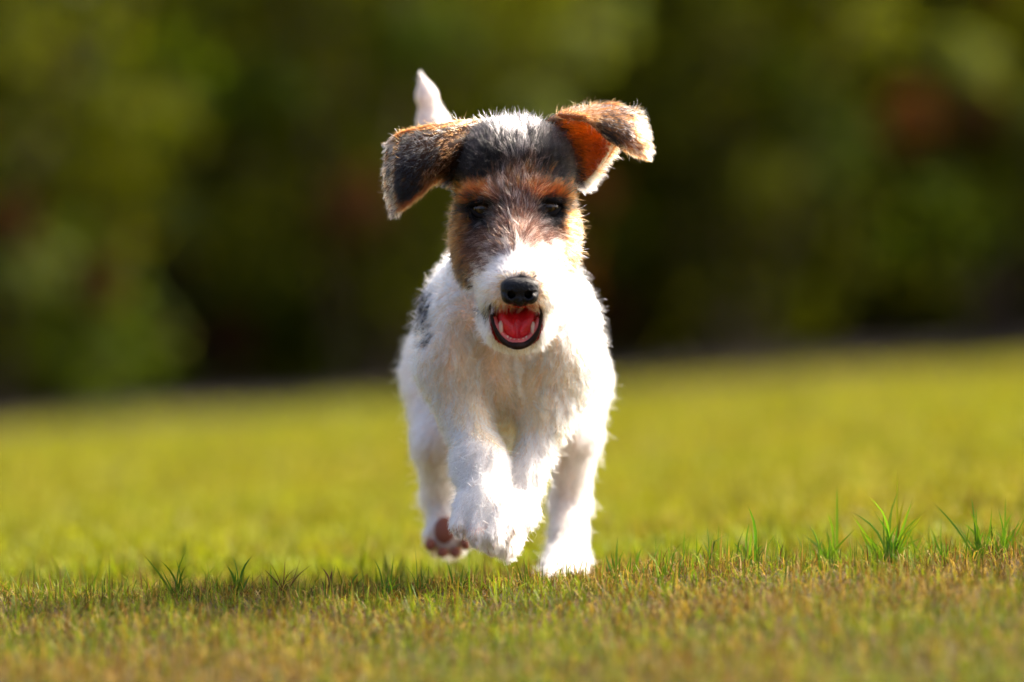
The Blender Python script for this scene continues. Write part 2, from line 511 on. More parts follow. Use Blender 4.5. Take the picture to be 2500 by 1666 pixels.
# ------------------------------------------------------------------ signed-distance modelling of the dog
class Field:
    def __init__(self, lo, hi, h):
        self.lo = np.array(lo, float)
        self.h = h
        self.n = np.ceil((np.array(hi) - lo) / h).astype(int) + 1
        self.F = np.full(self.n, 1.0, np.float32)
        self.ax = [self.lo[i] + h * np.arange(self.n[i]) for i in range(3)]

    def box(self, lo, hi):
        a = np.clip(np.floor((np.array(lo) - self.lo) / self.h).astype(int), 0, self.n)
        b = np.clip(np.ceil((np.array(hi) - self.lo) / self.h).astype(int) + 1, 0, self.n)
        s = tuple(slice(a[i], b[i]) for i in range(3))
        X = np.meshgrid(*[self.ax[i][s[i]] for i in range(3)], indexing='ij')
        return s, np.stack(X, -1)

    def add(self, prim, k):
        d, lo, hi = prim
        s, P = self.box(lo - k - 0.012, hi + k + 0.012)
        g = d(P).astype(np.float32)
        f = self.F[s]
        hh = np.clip(0.5 + 0.5 * (f - g) / k, 0, 1)
        self.F[s] = f * (1 - hh) + g * hh - k * hh * (1 - hh)

    def cut(self, prim, k):
        d, lo, hi = prim
        s, P = self.box(lo - k - 0.006, hi + k + 0.006)
        g = -d(P).astype(np.float32)
        f = self.F[s]
        hh = np.clip(0.5 - 0.5 * (f - g) / k, 0, 1)
        self.F[s] = f * (1 - hh) + g * hh + k * hh * (1 - hh)

    def sample(self, P):
        g = (P - self.lo) / self.h
        i = np.clip(np.floor(g).astype(int), 0, self.n - 2)
        f = g - i
        o = 0
        for a in (0, 1):
            for b in (0, 1):
                for c in (0, 1):
                    w = (f[:, 0] if a else 1 - f[:, 0]) * (f[:, 1] if b else 1 - f[:, 1]) * (f[:, 2] if c else 1 - f[:, 2])
                    o = o + w * self.F[i[:, 0] + a, i[:, 1] + b, i[:, 2] + c]
        return o

    def grad(self, P, e=0.002):
        return nrm(np.stack([self.sample(P + d) - self.sample(P - d) for d in np.eye(3) * e], -1))

    def mesh(self):
        F, lo, h = self.F, self.lo, self.h
        ins = F < 0
        nx, ny, nz = F.shape
        acc = np.zeros((nx - 1, ny - 1, nz - 1, 3), np.float32)
        cnt = np.zeros((nx - 1, ny - 1, nz - 1), np.float32)
        cs = [(a, b, c) for a in (0, 1) for b in (0, 1) for c in (0, 1)]
        sh = lambda A, c: A[c[0]:nx - 1 + c[0], c[1]:ny - 1 + c[1], c[2]:nz - 1 + c[2]]
        for c in cs:
            for ax in range(3):
                if c[ax] == 0:
                    e = list(c)
                    e[ax] = 1
                    f0, f1 = sh(F, c), sh(F, e)
                    x = np.where((f0 < 0) != (f1 < 0))
                    a, b = f0[x], f1[x]
                    t = a / (a - b)
                    for k in range(3):
                        acc[x[0], x[1], x[2], k] += (t if k == ax else c[k])
                    cnt[x] += 1
        act = cnt > 0
        idx = np.full(cnt.shape, -1, np.int64)
        cells = np.argwhere(act)
        idx[act] = np.arange(len(cells))
        V = lo + h * (cells + acc[act] / cnt[act][:, None])
        quads = []
        for ax in range(3):
            o1, o2 = [(1, 2), (2, 0), (0, 1)][ax]
            s0 = [slice(None)] * 3
            s1 = [slice(None)] * 3
            s0[ax] = slice(0, -1)
            s1[ax] = slice(1, None)
            A, B = ins[tuple(s0)], ins[tuple(s1)]
            E = np.argwhere(A != B)
            ok = (E[:, o1] > 0) & (E[:, o2] > 0) & (E[:, o1] < F.shape[o1] - 1) & (E[:, o2] < F.shape[o2] - 1)
            E = E[ok]
            fl = A[E[:, 0], E[:, 1], E[:, 2]]
            def at(d1, d2):
                C = E.copy()
                C[:, o1] -= d1
                C[:, o2] -= d2
                return idx[C[:, 0], C[:, 1], C[:, 2]]
            Q = np.stack([at(1, 1), at(0, 1), at(0, 0), at(1, 0)], -1)
            Q[~fl] = Q[~fl][:, ::-1]
            quads.append(Q)
        return V, np.concatenate(quads)


def cone(a, ra, b, rb):
    a, b = np.array(a), np.array(b)
    ba = b - a
    L2 = ba @ ba + 1e-12
    def d(P):
        pa = P - a
        t = np.clip(pa @ ba / L2, 0, 1)
        return np.linalg.norm(pa - t[..., None] * ba, axis=-1) - (ra + (rb - ra) * t)
    return d, np.minimum(a - ra, b - rb), np.maximum(a + ra, b + rb)


def ell(c, r, e=2.0):
    c, r = np.array(c), np.array(r, float)
    def d(P):
        q = np.abs(P - c) / r
        k0 = (q ** e).sum(-1) ** (1 / e)
        return (k0 - 1) * r.min()
    return d, c - r, c + r


def pc(u, v, y, r, u2, v2, y2, r2):
    return cone(W(u, v, y), r * S, W(u2, v2, y2), r2 * S)


def pe(u, v, y, ru, rv, ry, e=2.0):
    return ell(W(u, v, y), (ru * S, ry, rv * S), e)


HEAD = [
    (pe(1256, 407, 0.035, 140, 105, 0.055, 2.4), 0.012),           # skull
    (pe(1257, 520, 0.015, 131, 110, 0.038, 2.4), 0.014),           # face
    (pe(1163, 590, 0.012, 50, 112, 0.030), 0.012),                 # cheeks
    (pe(1356, 585, 0.012, 48, 106, 0.030), 0.012),
    (pc(1262, 490, -0.004, 58, 1268, 690, -0.060, 60), 0.016),     # bridge of the muzzle
    (pe(1268, 712, -0.050, 94, 62, 0.034, 2.3), 0.013),           # whiskered upper lip
    (pe(1262, 640, -0.020, 98, 90, 0.034), 0.014),
    (pe(1263, 788, -0.040, 76, 62, 0.036, 2.3), 0.008),            # lower jaw
    (pe(1262, 765, -0.005, 84, 76, 0.035), 0.012),
    (pc(1150, 478, -0.016, 17, 1205, 474, -0.024, 15), 0.012),     # brows
    (pc(1318, 474, -0.024, 15, 1370, 476, -0.016, 17), 0.012),
]
BODY = [
    (pc(1258, 530, 0.070, 98, 1243, 760, 0.125, 185), 0.02),      # neck
    (pe(1238, 805, 0.150, 194, 185, 0.090), 0.02),                 # chest
    (pe(1242, 945, 0.135, 160, 95, 0.070), 0.02),
    (pe(1238, 985, 0.210, 130, 95, 0.080), 0.02),                  # brisket
    (pc(1241, 770, 0.170, 188, 1235, 735, 0.350, 175), 0.02),      # barrel
    (pe(1110, 840, 0.125, 74, 120, 0.060), 0.02),                  # shoulders
    (pe(1370, 840, 0.125, 74, 120, 0.060), 0.02),
    (pe(1086, 880, 0.340, 88, 140, 0.070), 0.02),                  # thighs
    (pe(1392, 900, 0.330, 80, 150, 0.070), 0.02),
]
LEGS = [
    # raised foreleg
    (pc(1090, 890, 0.085, 66, 1136, 1012, 0.074, 46), 0.018),
    (pc(1136, 1012, 0.074, 46, 1172, 1130, 0.048, 54), 0.012),
    (pc(1172, 1130, 0.048, 54, 1190, 1235, 0.026, 58), 0.010),
    (pc(1150, 1225, 0.024, 34, 1124, 1284, 0.010, 22), 0.003),
    (pc(1178, 1235, 0.018, 34, 1164, 1306, 0.002, 22), 0.002),
    (pc(1210, 1235, 0.018, 34, 1207, 1308, 0.002, 22), 0.002),
    (pc(1232, 1225, 0.026, 34, 1246, 1290, 0.012, 21), 0.003),
    # other foreleg
    (pc(1385, 890, 0.095, 72, 1335, 1000, 0.085, 56), 0.018),
    (pc(1335, 1000, 0.085, 56, 1285, 1150, 0.065, 36), 0.012),
    (pc(1285, 1150, 0.065, 36, 1262, 1240, 0.050, 38), 0.010),
    (pc(1262, 1240, 0.050, 38, 1236, 1318, 0.035, 38), 0.010),
    (pc(1215, 1310, 0.033, 24, 1200, 1330, 0.022, 20), 0.006),
    (pc(1245, 1320, 0.030, 24, 1240, 1338, 0.020, 20), 0.006),
    # planted hind leg
    (pc(1396, 920, 0.320, 82, 1404, 1060, 0.270, 52), 0.020),
    (pc(1404, 1060, 0.270, 52, 1392, 1220, 0.300, 40), 0.014),
    (pc(1392, 1220, 0.300, 40, 1385, 1370, 0.255, 38), 0.010),
    (pc(1385, 1370, 0.255, 40, 1372, 1402, 0.215, 38), 0.010),
    (pc(1352, 1400, 0.210, 22, 1345, 1412, 0.195, 20), 0.006),
    (pc(1378, 1400, 0.205, 22, 1374, 1412, 0.188, 20), 0.006),
    (pc(1405, 1400, 0.210, 22, 1404, 1412, 0.195, 20), 0.006),
    # trailing hind leg
    (pc(1075, 920, 0.330, 85, 1068, 1080, 0.280, 50), 0.020),
    (pc(1068, 1080, 0.280, 50, 1072, 1210, 0.330, 34), 0.014),
    (pc(1072, 1210, 0.330, 34, 1088, 1296, 0.322, 38), 0.010),
    (pe(1092, 1308, 0.316, 52, 50, 0.016), 0.008),
]
TAIL = [
    (pc(1215, 600, 0.400, 58, 1172, 470, 0.415, 44), 0.02),
    (pc(1172, 470, 0.415, 44, 1092, 368, 0.414, 38), 0.02),
    (pc(1092, 368, 0.414, 38, 1058, 305, 0.412, 35), 0.02),
    (pc(1058, 305, 0.412, 35, 1042, 235, 0.408, 21), 0.012),
    (pc(1042, 235, 0.408, 21, 1028, 184, 0.404, 6), 0.010),
]
fld = Field((-0.112, -0.110, -0.028), (0.112, 0.470, 0.442), 0.0022)
parts_f = {}
for nm, prims in (("body", BODY), ("legs", LEGS), ("tail", TAIL), ("head", HEAD)):
    for p, k in prims:
        fld.add(p, k)


def front_y(u, v, y0=-0.108, y1=0.1):
    """depth at which the surface is met at that spot of the face"""
    ys = np.arange(y0, y1, 0.0008)
    P = np.array([W(u, v, y) for y in ys])
    s = fld.sample(P)
    i = np.argmax(s < 0)
    return ys[i]


EYES = [(1177, 511), (1341, 507)]
EYE_C = [W(u, v, front_y(u, v) + 0.0062) for u, v in EYES]
NOSE_C = W(1269, 711, front_y(1269, 711) + 0.0015)
TIP = NOSE_C.copy()
lip_uv = [(1199, 752), (1201, 775), (1208, 800), (1221, 824), (1240, 840), (1262, 845), (1284, 841), (1303, 826), (1316, 802), (1321, 777), (1322, 752)]
LIP = []
for u, v in lip_uv:
    LIP.append(W(u, v, front_y(u, min(v, 835)) + 0.0005))
LIP = np.array(LIP)
mouth_prim = pe(1261, 770, -0.078, 60, 76, 0.055, 2.6)
md, mlo, mhi = mouth_prim
zlip = W(1262, 752, -0.06)[2]
mouth = (lambda P: np.maximum(md(P), P[..., 2] - zlip), mlo, mhi)
fld.cut(mouth, 0.003)
for c in EYE_C:
    fld.cut(ell(c + np.array([0, -0.004, 0]), (0.0088, 0.010, 0.0066)), 0.004)
BV, BQ = fld.mesh()


def dist_prims(prims, P):
    return np.min([p[0](P) for p, _ in prims], axis=0)


def part_of(P):
    d = np.stack([dist_prims(x, P) for x in (HEAD, BODY, LEGS, TAIL)], -1)
    return d


# ------------------------------------------------------------------ coat colours
WHITE = np.array([0.93, 0.885, 0.82])
CREAM = np.array([0.86, 0.72, 0.54])
TAN = np.array([0.23, 0.075, 0.017])
ORANGE = np.array([0.25, 0.048, 0.006])
DBROWN = np.array([0.050, 0.020, 0.012])
BLACK = np.array([0.006, 0.005, 0.006])
GREY = np.array([0.50, 0.43, 0.40])


def el(u, v, cu, cv, ru, rv, s=0.35):
    r = np.sqrt(((u - cu) / ru) ** 2 + ((v - cv) / rv) ** 2)
    return 1 - sstep(1 - s, 1 + s, r)


def coat_layers(P, d):
    u, v = UV(P)
    uw = u + 7 * wob(P, 60, 1) + 3 * wob(P, 180, 3)
    vw = v + 7 * wob(P, 60, 2) + 3 * wob(P, 180, 4)
    head = ((d[:, 0] < d[:, 1] + 0.004) & (P[:, 1] < 0.085)).astype(float)
    L = []
    L.append((head * (1 - sstep(440 + 0.4 * np.abs(uw - 1262), 475 + 0.4 * np.abs(uw - 1262), vw)), BLACK))
    L.append((head * 0.92 * el(uw, vw, 1262, 505, 100, 100), DBROWN))
    L.append((head * (1 - sstep(1150, 1172, uw)) * (1 - sstep(690, 715, vw)) * sstep(478, 505, vw), TAN))
    L.append((head * 0.30 * (1 - sstep(1150, 1172, uw)) * (1 - sstep(690, 722, vw)) * sstep(478, 505, vw), BLACK))
    L.append((head * 0.85 * el(uw, vw, 1188, 605, 44, 62), DBROWN))
    L.append((head * 0.6 * el(uw, vw, 1240, 590, 70, 40), DBROWN))
    L.append((head * 0.55 * el(uw, vw, 1130, 690, 35, 25), BLACK))
    L.append((head * 0.65 * el(uw, vw, 1388, 540, 30, 60), TAN))
    L.append((head * 0.6 * el(uw, vw, 1392, 625, 34, 30), TAN))
    L.append((head * 0.6 * el(uw, vw, 1335, 560, 40, 30), DBROWN))
    L.append((head * 0.92 * el(uw, vw, 1166, 471, 46, 24), ORANGE))
    L.append((head * 0.85 * el(uw, vw, 1336, 473, 48, 22), ORANGE))
    L.append((head * 0.40 * el(uw, vw, 1212, 495, 10, 30), CREAM))
    L.append((head * 0.40 * el(uw, vw, 1302, 490, 10, 30), CREAM))
    L.append((head * 0.97 * el(uw, vw, 1174, 514, 40, 28), BLACK))
    L.append((head * 0.97 * el(uw, vw, 1182, 540, 26, 18), BLACK))
    L.append((head * 0.97 * el(uw, vw, 1345, 508, 38, 28), BLACK))
    L.append((head * 0.97 * el(uw, vw, 1340, 534, 26, 18), BLACK))
    L.append((head * 0.30 * el(uw, vw, 1260, 385, 46, 110, 0.6), GREY))
    L.append((head * 0.55 * el(uw, vw, 1252, 300, 66, 26), WHITE))
    L.append((head * 0.17 * el(uw, vw, 1262, 545, 66, 100), GREY))
    L.append((head * 0.20 * el(uw, vw, 1215, 580, 60, 50), GREY))
    L.append((head * 0.22 * el(uw, vw, 1262, 445, 80, 26), TAN))
    L.append((head * sstep(598, 640, vw) * el(uw, vw, 1276, 690, 100, 92), WHITE))
    L.append((head * 0.60 * el(uw, vw, 1269, 718, 66, 52), np.array([0.62, 0.33, 0.13])))
    L.append((head * 0.40 * el(uw, vw, 1269, 680, 36, 10), BLACK))
    L.append((head * 0.75 * el(uw, vw, 1190, 752, 20, 14), BLACK))
    L.append((head * 0.35 * el(uw, vw, 1180, 720, 45, 50), CREAM))
    L.append((head * 0.40 * el(uw, vw, 1262, 860, 120, 40), CREAM))
    b = 1 - head
    L.append((b * 0.45 * (P[:, 1] < 0.05) * sstep(1268, 1300, vw), np.array([0.74, 0.50, 0.40])))
    L.append((b * 0.85 * el(uw, vw, 1048, 755, 15, 72) * (P[:, 0] < -0.03), BLACK))
    L.append((b * 0.3 * (P[:, 1] > 0.28) * el(uw, vw, 1090, 1312, 56, 56), np.array([0.45, 0.22, 0.10])))
    ch = b * (P[:, 1] < 0.12)  # chest: cream stain, plus warm bounce off the grass painted into the coat
    L.append((ch * 0.85 * el(uw, vw, 1262, 925, 150, 125, 0.8), np.array([0.80, 0.55, 0.29])))
    L.append((ch * 0.75 * el(uw, vw, 1150, 830, 110, 120, 0.6), np.array([0.80, 0.58, 0.36])))
    return L


def coat_mean(P, d):
    c = np.tile(WHITE, (len(P), 1))
    for m, k in coat_layers(P, d):
        c = c * (1 - m[:, None]) + k * m[:, None]
    return c


def coat_pick(P, d, r):
    c = np.tile(WHITE, (len(P), 1))
    for m, k in coat_layers(P, d):
        hit = r.uniform(size=len(P)) < m
        c[hit] = k
    dark = c.mean(1) < 0.35
    c = c * np.where(dark[:, None], r.uniform(0.6, 1.5, (len(P), 1)), r.uniform(0.93, 1.03, (len(P), 1)))
    thin = (~dark) & (r.uniform(size=len(P)) < 0.09)
    c[thin] *= np.array([0.76, 0.72, 0.70])
    return np.clip(c, 0.006, 0.945)


bd = part_of(BV)
skin_col = coat_mean(BV, bd) * np.array([0.92, 0.86, 0.82])
inm = (mouth[0](BV) < 0.0022)
skin_col[inm] = np.array([0.40, 0.03, 0.03])
for c in EYE_C:
    skin_col[np.linalg.norm(BV - c, axis=1) < 0.0135] = BLACK
skin_col[np.linalg.norm((BV - NOSE_C) * np.array([0.8, 1, 1]), axis=1) < 0.012] = BLACK

dog = empty("dog", (0, 0.15, float(G(0, 0.15))), "white wire-haired terrier puppy with black and tan head running over the lawn", "dog")
ORG = np.array(dog.location)


def dog_part(name, V, F, mat, parent=None, col=None, smooth=True):
    o = mesh_obj(name, np.asarray(V) - (ORG if parent is None else 0), F, mat, parent or dog, smooth, col)
    return o


body = fast_mesh("body", BV - ORG, BQ.ravel(), np.full(len(BQ), 4), M_skin, dog, smooth=True, col=skin_col)


# ------------------------------------------------------------------ fur
def make_fur(name, parent, P, N, flow, length, lift, tint, radius, seed, curl=0.12, clump=0.55, clump_n=9, nseg=6, droop=0.25, stray=0.06, tint_share=0.6, clump_w=None):
    r = np.random.default_rng(seed)
    n = len(P)
    flow = flow - (flow * N).sum(1, keepdims=True) * N
    flow = nrm(flow)
    lift = np.asarray(lift).reshape(-1, 1) * np.ones((n, 1))
    d1 = nrm(flow + N * lift + r.normal(size=(n, 3)) * 0.16)
    d2 = nrm(flow + N * lift * 0.35 + np.array([0, 0, -droop]) + r.normal(size=(n, 3)) * 0.22)
    st = r.uniform(size=n) < stray
    d1[st] = nrm(flow[st] * 0.5 + N[st] * 0.9 + r.normal(size=(st.sum(), 3)) * 0.4)
    d2[st] = nrm(d1[st] + r.normal(size=(st.sum(), 3)) * 0.4)
    Ln = (length * r.uniform(0.65, 1.2, n))[:, None]
    pa = nrm(np.cross(d1, r.normal(size=(n, 3))))
    ph = r.uniform(0, 6.28, (n, 1))
    T = np.linspace(0, 1, nseg)
    pts = np.empty((n, nseg, 3))
    for j, t in enumerate(T):
        pts[:, j] = P + Ln * (d1 * (t - 0.5 * t * t) + d2 * 0.5 * t * t * 1.1) + pa * Ln * curl * np.sin(ph + 5.5 * t) * t
    pts -= (pa * Ln * 0)[:, None]
    if clump > 0:
        k = max(8, n // clump_n)
        ci = r.choice(n, k, replace=False)
        kd = kdtree.KDTree(k)
        for a, i in enumerate(ci):
            kd.insert(P[i], a)
        kd.balance()
        near = np.fromiter((kd.find(p)[1] for p in P), np.int64, n)
        cc = ci[near]
        cw = (clump * (1 if clump_w is None else clump_w) * r.uniform(0.4, 1.2, n))
        cw[st] *= 0.2
        for j, t in enumerate(T):
            off = (pts[cc, j] - P[cc]) * np.minimum(1.3, Ln / Ln[cc]) + P[cc] - pts[:, j]
            pts[:, j] += off * (np.clip(cw, 0, 0.95) * t ** 1.2)[:, None]
        sh = r.uniform(size=n) < tint_share
        tint = np.where(sh[:, None], tint[cc] * r.uniform(0.85, 1.15, (n, 1)), tint)
        tint = np.clip(tint, 0.005, 0.945)
    cu = bpy.data.hair_curves.new(name)
    cu.add_curves([nseg] * n)
    cu.attributes["position"].data.foreach_set("vector", pts.astype(np.float32).ravel())
    ra = cu.attributes.new("radius", 'FLOAT', 'POINT')
    prof = np.clip(1.0 - 0.88 * T ** 1.6, 0.1, 1)
    ra.data.foreach_set("value", (np.asarray(radius).reshape(-1, 1) * np.ones((n, 1)) * prof[None]).astype(np.float32).ravel())
    ta = cu.attributes.new("tint", 'FLOAT_COLOR', 'CURVE')
    ta.data.foreach_set("color", np.c_[tint, np.ones(n)].astype(np.float32).ravel())
    cu.materials.append(M_fur)
    return link(bpy.data.objects.new(name, cu), parent)


def sample_quads(V, Q, n, r, weight=None):
    a, b, c, d = (V[Q[:, i]] for i in range(4))
    A = 0.5 * np.linalg.norm(np.cross(c - a, d - b), axis=1)
    if weight is not None:
        A = A * weight
    f = r.choice(len(Q), n, p=A / A.sum())
    s, t = r.uniform(size=(2, n, 1))
    q = Q[f]
    return V[q[:, 0]] * (1 - s) * (1 - t) + V[q[:, 1]] * s * (1 - t) + V[q[:, 2]] * s * t + V[q[:, 3]] * (1 - s) * t


QC = BV[BQ].mean(1)
qd = part_of(QC)
q_head = (qd[:, 0] < qd[:, 1] + 0.004) & (QC[:, 1] < 0.085)
lipP = np.array([W(u, v, 0) for u, v in lip_uv])


def keep_mask(P):
    k = mouth[0](P) > 0.0012
    for c in EYE_C:
        k &= np.linalg.norm((P - c) * np.array([1, 0.8, 1.25]), axis=1) > 0.0102
    dn = np.abs((P - NOSE_C) / np.array([0.0152, 0.014, 0.0115]))
    k &= (dn ** 2.4).sum(1) > 1.0
    for i in range(len(LIP) - 1):
        for t in (0, 0.33, 0.66):
            p = LIP[i] * (1 - t) + LIP[i + 1] * t
            k &= np.linalg.norm(P - p, axis=1) > (0.0029 if 1 < i < 8 else 0.0018)
    return k


def grow_head(n):
    r = np.random.default_rng(101)
    P = sample_quads(BV, BQ, n, r, q_head * np.where(QC[:, 1] > 0.06, 0.35, 1.0))
    P = P[keep_mask(P)]
    N = fld.grad(P)
    d = part_of(P)
    u, v = UV(P)
    # coat grows away from the nose, parting along the bridge
    f = nrm(P - (TIP + np.array([0, -0.012, 0.0])))
    side = np.clip((u - 1262) / 70, -1, 1)
    face = el(u, v, 1262, 590, 190, 130, 0.5)
    f += face[:, None] * np.c_[side * 0.8, np.zeros(len(P)), -0.25 * np.abs(side)]
    cheek = sstep(70, 120, np.abs(u - 1262)) * sstep(470, 560, v)
    f += cheek[:, None] * np.c_[np.sign(u - 1262) * 0.5, np.zeros(len(P)) + 0.1, np.full(len(P), -0.8)]
    jaw = sstep(740, 780, v)
    f += jaw[:, None] * np.array([0, 0.0, -1.4])
    upl = el(u, v, 1266, 735, 110, 34, 0.5)
    f += upl[:, None] * np.array([0, 0, -1.0])
    for (eu, ev), c in zip(EYES, EYE_C):
        g = np.exp(-(np.linalg.norm(P - c, axis=1) / 0.014) ** 2)
        f += g[:, None] * nrm(P - c) * 1.5
    f += 0.30 * np.c_[wob(P, 70, 21), wob(P, 70, 22), wob(P, 70, 23)]
    top = 1 - sstep(300, 345, v)
    L = np.full(len(P), 0.0098)
    L += 0.003 * el(u, v, 1262, 540, 70, 70, 0.4)
    L += 0.004 * top
    L += 0.002 * cheek
    L -= 0.0035 * el(u, v, 1269, 700, 75, 70, 0.4)
    L += 0.000 * jaw
    L += 0.003 * el(u, v, 1262, 430, 130, 60, 0.4)
    for c in EYE_C:
        L *= 1 - 0.62 * np.exp(-(np.linalg.norm(P - c, axis=1) / 0.0125) ** 2)
    nose_d = np.linalg.norm((P - NOSE_C) * np.array([0.8, 1, 1]), axis=1)
    L *= 1 - 0.55 * np.exp(-(nose_d / 0.0165) ** 4)
    L += 0.0035 * upl * sstep(735, 750, v)
    lift = 0.42 + 0.35 * top + 0.15 * cheek - 0.12 * el(u, v, 1262, 390, 150, 70, 0.4)
    lift -= 0.12 * el(u, v, 1269, 640, 100, 90, 0.4)
    tint = coat_pick(P, d, r)
    make_fur("fur", body, P - ORG, N, f, L, lift, tint, r.uniform(0.00010, 0.00019, len(P)), 201, curl=0.10, clump=0.72, clump_n=13, droop=0.15, stray=0.045)


def grow_body(n):
    r = np.random.default_rng(102)
    back = np.where(QC[:, 1] > 0.24, 0.45, 1.0)
    P = sample_quads(BV, BQ, n, r, (~q_head) * back)
    P = P[keep_mask(P)]
    N = fld.grad(P)
    d = part_of(P)
    u, v = UV(P)
    part = d[:, 1:].argmin(1)            # 0 body, 1 legs, 2 tail
    f = np.tile(np.array([0.0, 0.45, -1.0]), (len(P), 1))
    f[part == 1] = (0, 0.15, -1.0)
    f[part == 2] = (-0.12, 0, 1.0)
    chest = (part == 0) & (P[:, 1] < 0.13)
    wv = np.c_[wob(P, 26, 31), wob(P, 26, 32), wob(P, 26, 33)]
    f += wv * np.where(part == 0, 0.75, np.where(part == 1, 0.25, 0.05))[:, None]
    L = np.where(part == 0, 0.0138, np.where(part == 1, 0.0125, 0.0050))
    paw = (part == 1) & (v > 1200) & (P[:, 1] < 0.05)
    L = np.where(paw, 0.0135, L)
    f[paw] += np.c_[(u[paw] - 1190) / 500, -0.15 * np.ones(paw.sum()), -0.6 * np.ones(paw.sum())]
    pads = (part == 1) & (v > 1240) & (P[:, 1] > 0.29) & (u < 1160)
    L = np.where(pads, 0.010, L)
    padc = W(1090, 1316, 0.303)
    cut = pads & (np.linalg.norm((P - padc) * np.array([1, 0.6, 1]), axis=1) < 0.0145) & (N[:, 1] < -0.2)
    L = np.where(paw, L - 0.0065 * sstep(1215, 1280, v), L)
    feather = (part == 1) & (np.abs(N[:, 0]) > 0.3) & ~paw
    L = L * np.where(feather, 1.18, 1.0)
    neck = (part == 0) & (v < 720)
    L = L * np.where(neck, 0.85, 1.0)
    lift = np.where(part == 0, 0.36, np.where(part == 1, 0.32, 0.10))
    lift = np.where(paw, 0.22, lift)
    tint = coat_pick(P, d, r)
    rad = r.uniform(0.00012, 0.00022, len(P))
    k = ~cut
    make_fur("fur", body, P[k] - ORG, N[k], f[k], L[k], lift[k], tint[k], rad[k], 202, curl=0.24, clump=0.78, clump_n=34, droop=0.40, stray=0.035, clump_w=np.where(part == 0, 1.0, np.where(paw, 0.45, 0.7))[k])


grow_head(115000)
grow_body(240000)


# ------------------------------------------------------------------ ears
def catmull(K, n):
    K = np.asarray(K, float)
    m = len(K)
    t = np.linspace(0, m - 1, n)
    i = np.clip(t.astype(int), 0, m - 2)
    f = (t - i).reshape((-1,) + (1,) * (K.ndim - 1))
    p0 = K[np.clip(i - 1, 0, m - 1)]
    p1, p2 = K[i], K[i + 1]
    p3 = K[np.clip(i + 2, 0, m - 1)]
    return 0.5 * (2 * p1 + (p2 - p0) * f + (2 * p0 - 5 * p1 + 4 * p2 - p3) * f ** 2 + (-p0 + 3 * p1 - 3 * p2 + p3) * f ** 3)


def patch(rows, ns, nt):
    """rows[s][t] control points in photograph measure -> smooth grid of points and normals"""
    K = np.array([[W(*p) for p in r] for r in rows])
    A = catmull(K, ns)
    Bm = np.swapaxes(catmull(np.swapaxes(A, 0, 1), nt), 0, 1)
    ds = np.gradient(Bm, axis=0)
    dt = np.gradient(Bm, axis=1)
    N = nrm(np.cross(ds, dt))
    return Bm, N


def sheet(G0, N, th):
    ns, nt, _ = G0.shape
    s = np.linspace(0, 1, ns)[:, None]
    t = np.linspace(-1, 1, nt)[None]
    tk = th * np.clip(1.05 - 0.75 * np.abs(t) ** 3 - 0.55 * s ** 4, 0.15, 1)[..., None]
    A = (G0 + N * tk * 0.5).reshape(-1, 3)
    B = (G0 - N * tk * 0.5).reshape(-1, 3)
    k = ns * nt
    F = []
    idx = np.arange(k).reshape(ns, nt)
    q = np.stack([idx[:-1, :-1], idx[1:, :-1], idx[1:, 1:], idx[:-1, 1:]], -1).reshape(-1, 4)
    F += q.tolist() + (q[:, ::-1] + k).tolist()
    rim = list(idx[:, 0]) + list(idx[-1, 1:]) + list(idx[-2::-1, -1]) + list(idx[0, -2:0:-1])
    for a, b in zip(rim, rim[1:] + rim[:1]):
        F.append([int(b), int(a), int(a + k), int(b + k)])
    return np.r_[A, B], F, q


def ear_fur(parent, G0, N, th, n, flow_fn, color_fn, seed, length=0.0075, lift=0.35, sides=(1, -1), edge_boost=0.5):
    r = np.random.default_rng(seed)
    ns, nt, _ = G0.shape
    s = r.uniform(size=n)
    t = r.uniform(size=n)
    e = r.uniform(size=n) < 0.22            # dense fringe round the rim
    w = r.uniform(size=n)
    t = np.where(e & (w < 0.4), 0.01 * r.uniform(size=n), np.where(e & (w < 0.75), 1 - 0.01 * r.uniform(size=n), t))
    s = np.where(e & (w >= 0.75), 1 - 0.01 * r.uniform(size=n), s)
    gi, gj = s * (ns - 1.001), t * (nt - 1.001)
    i, j = gi.astype(int), gj.astype(int)
    a, b = (gi - i)[:, None], (gj - j)[:, None]
    lerp = lambda A: A[i, j] * (1 - a) * (1 - b) + A[i + 1, j] * a * (1 - b) + A[i, j + 1] * (1 - a) * b + A[i + 1, j + 1] * a * b
    P, Nn = lerp(G0), nrm(lerp(N))
    sd = np.where(r.uniform(size=n) < 0.62, sides[0], sides[1])
    Nn = Nn * sd[:, None]
    P = P + Nn * th * 0.3
    fs = nrm(lerp(np.gradient(G0, axis=0)))
    ft = nrm(lerp(np.gradient(G0, axis=1)))
    f = flow_fn(s, t, fs, ft)
    f += 0.25 * np.c_[wob(P, 80, seed), wob(P, 80, seed + 1), wob(P, 80, seed + 2)]
    # along the rim the coat also points outwards
    out = np.where(t > 0.5, 1, -1)[:, None] * ft * sstep(0.35, 0.5, np.abs(t - 0.5))[:, None]
    f = f + out * edge_boost
    col = np.clip(color_fn(s, t, sd, P, r), 0.006, 0.92)
    L = np.full(n, length) * (1 + 0.25 * e)
    make_fur("fur", parent, P - ORG, Nn, f, L, np.full(n, lift), col, r.uniform(0.00010, 0.00018, n), seed + 7, curl=0.12, clump=0.5, clump_n=9, droop=0.05, stray=0.05)


def pick(n, r, layers, base):
    c = np.tile(np.asarray(base, float), (n, 1))
    for m, k in layers:
        c[r.uniform(size=n) < m] = k
    return c * r.uniform(0.75, 1.3, (n, 1))


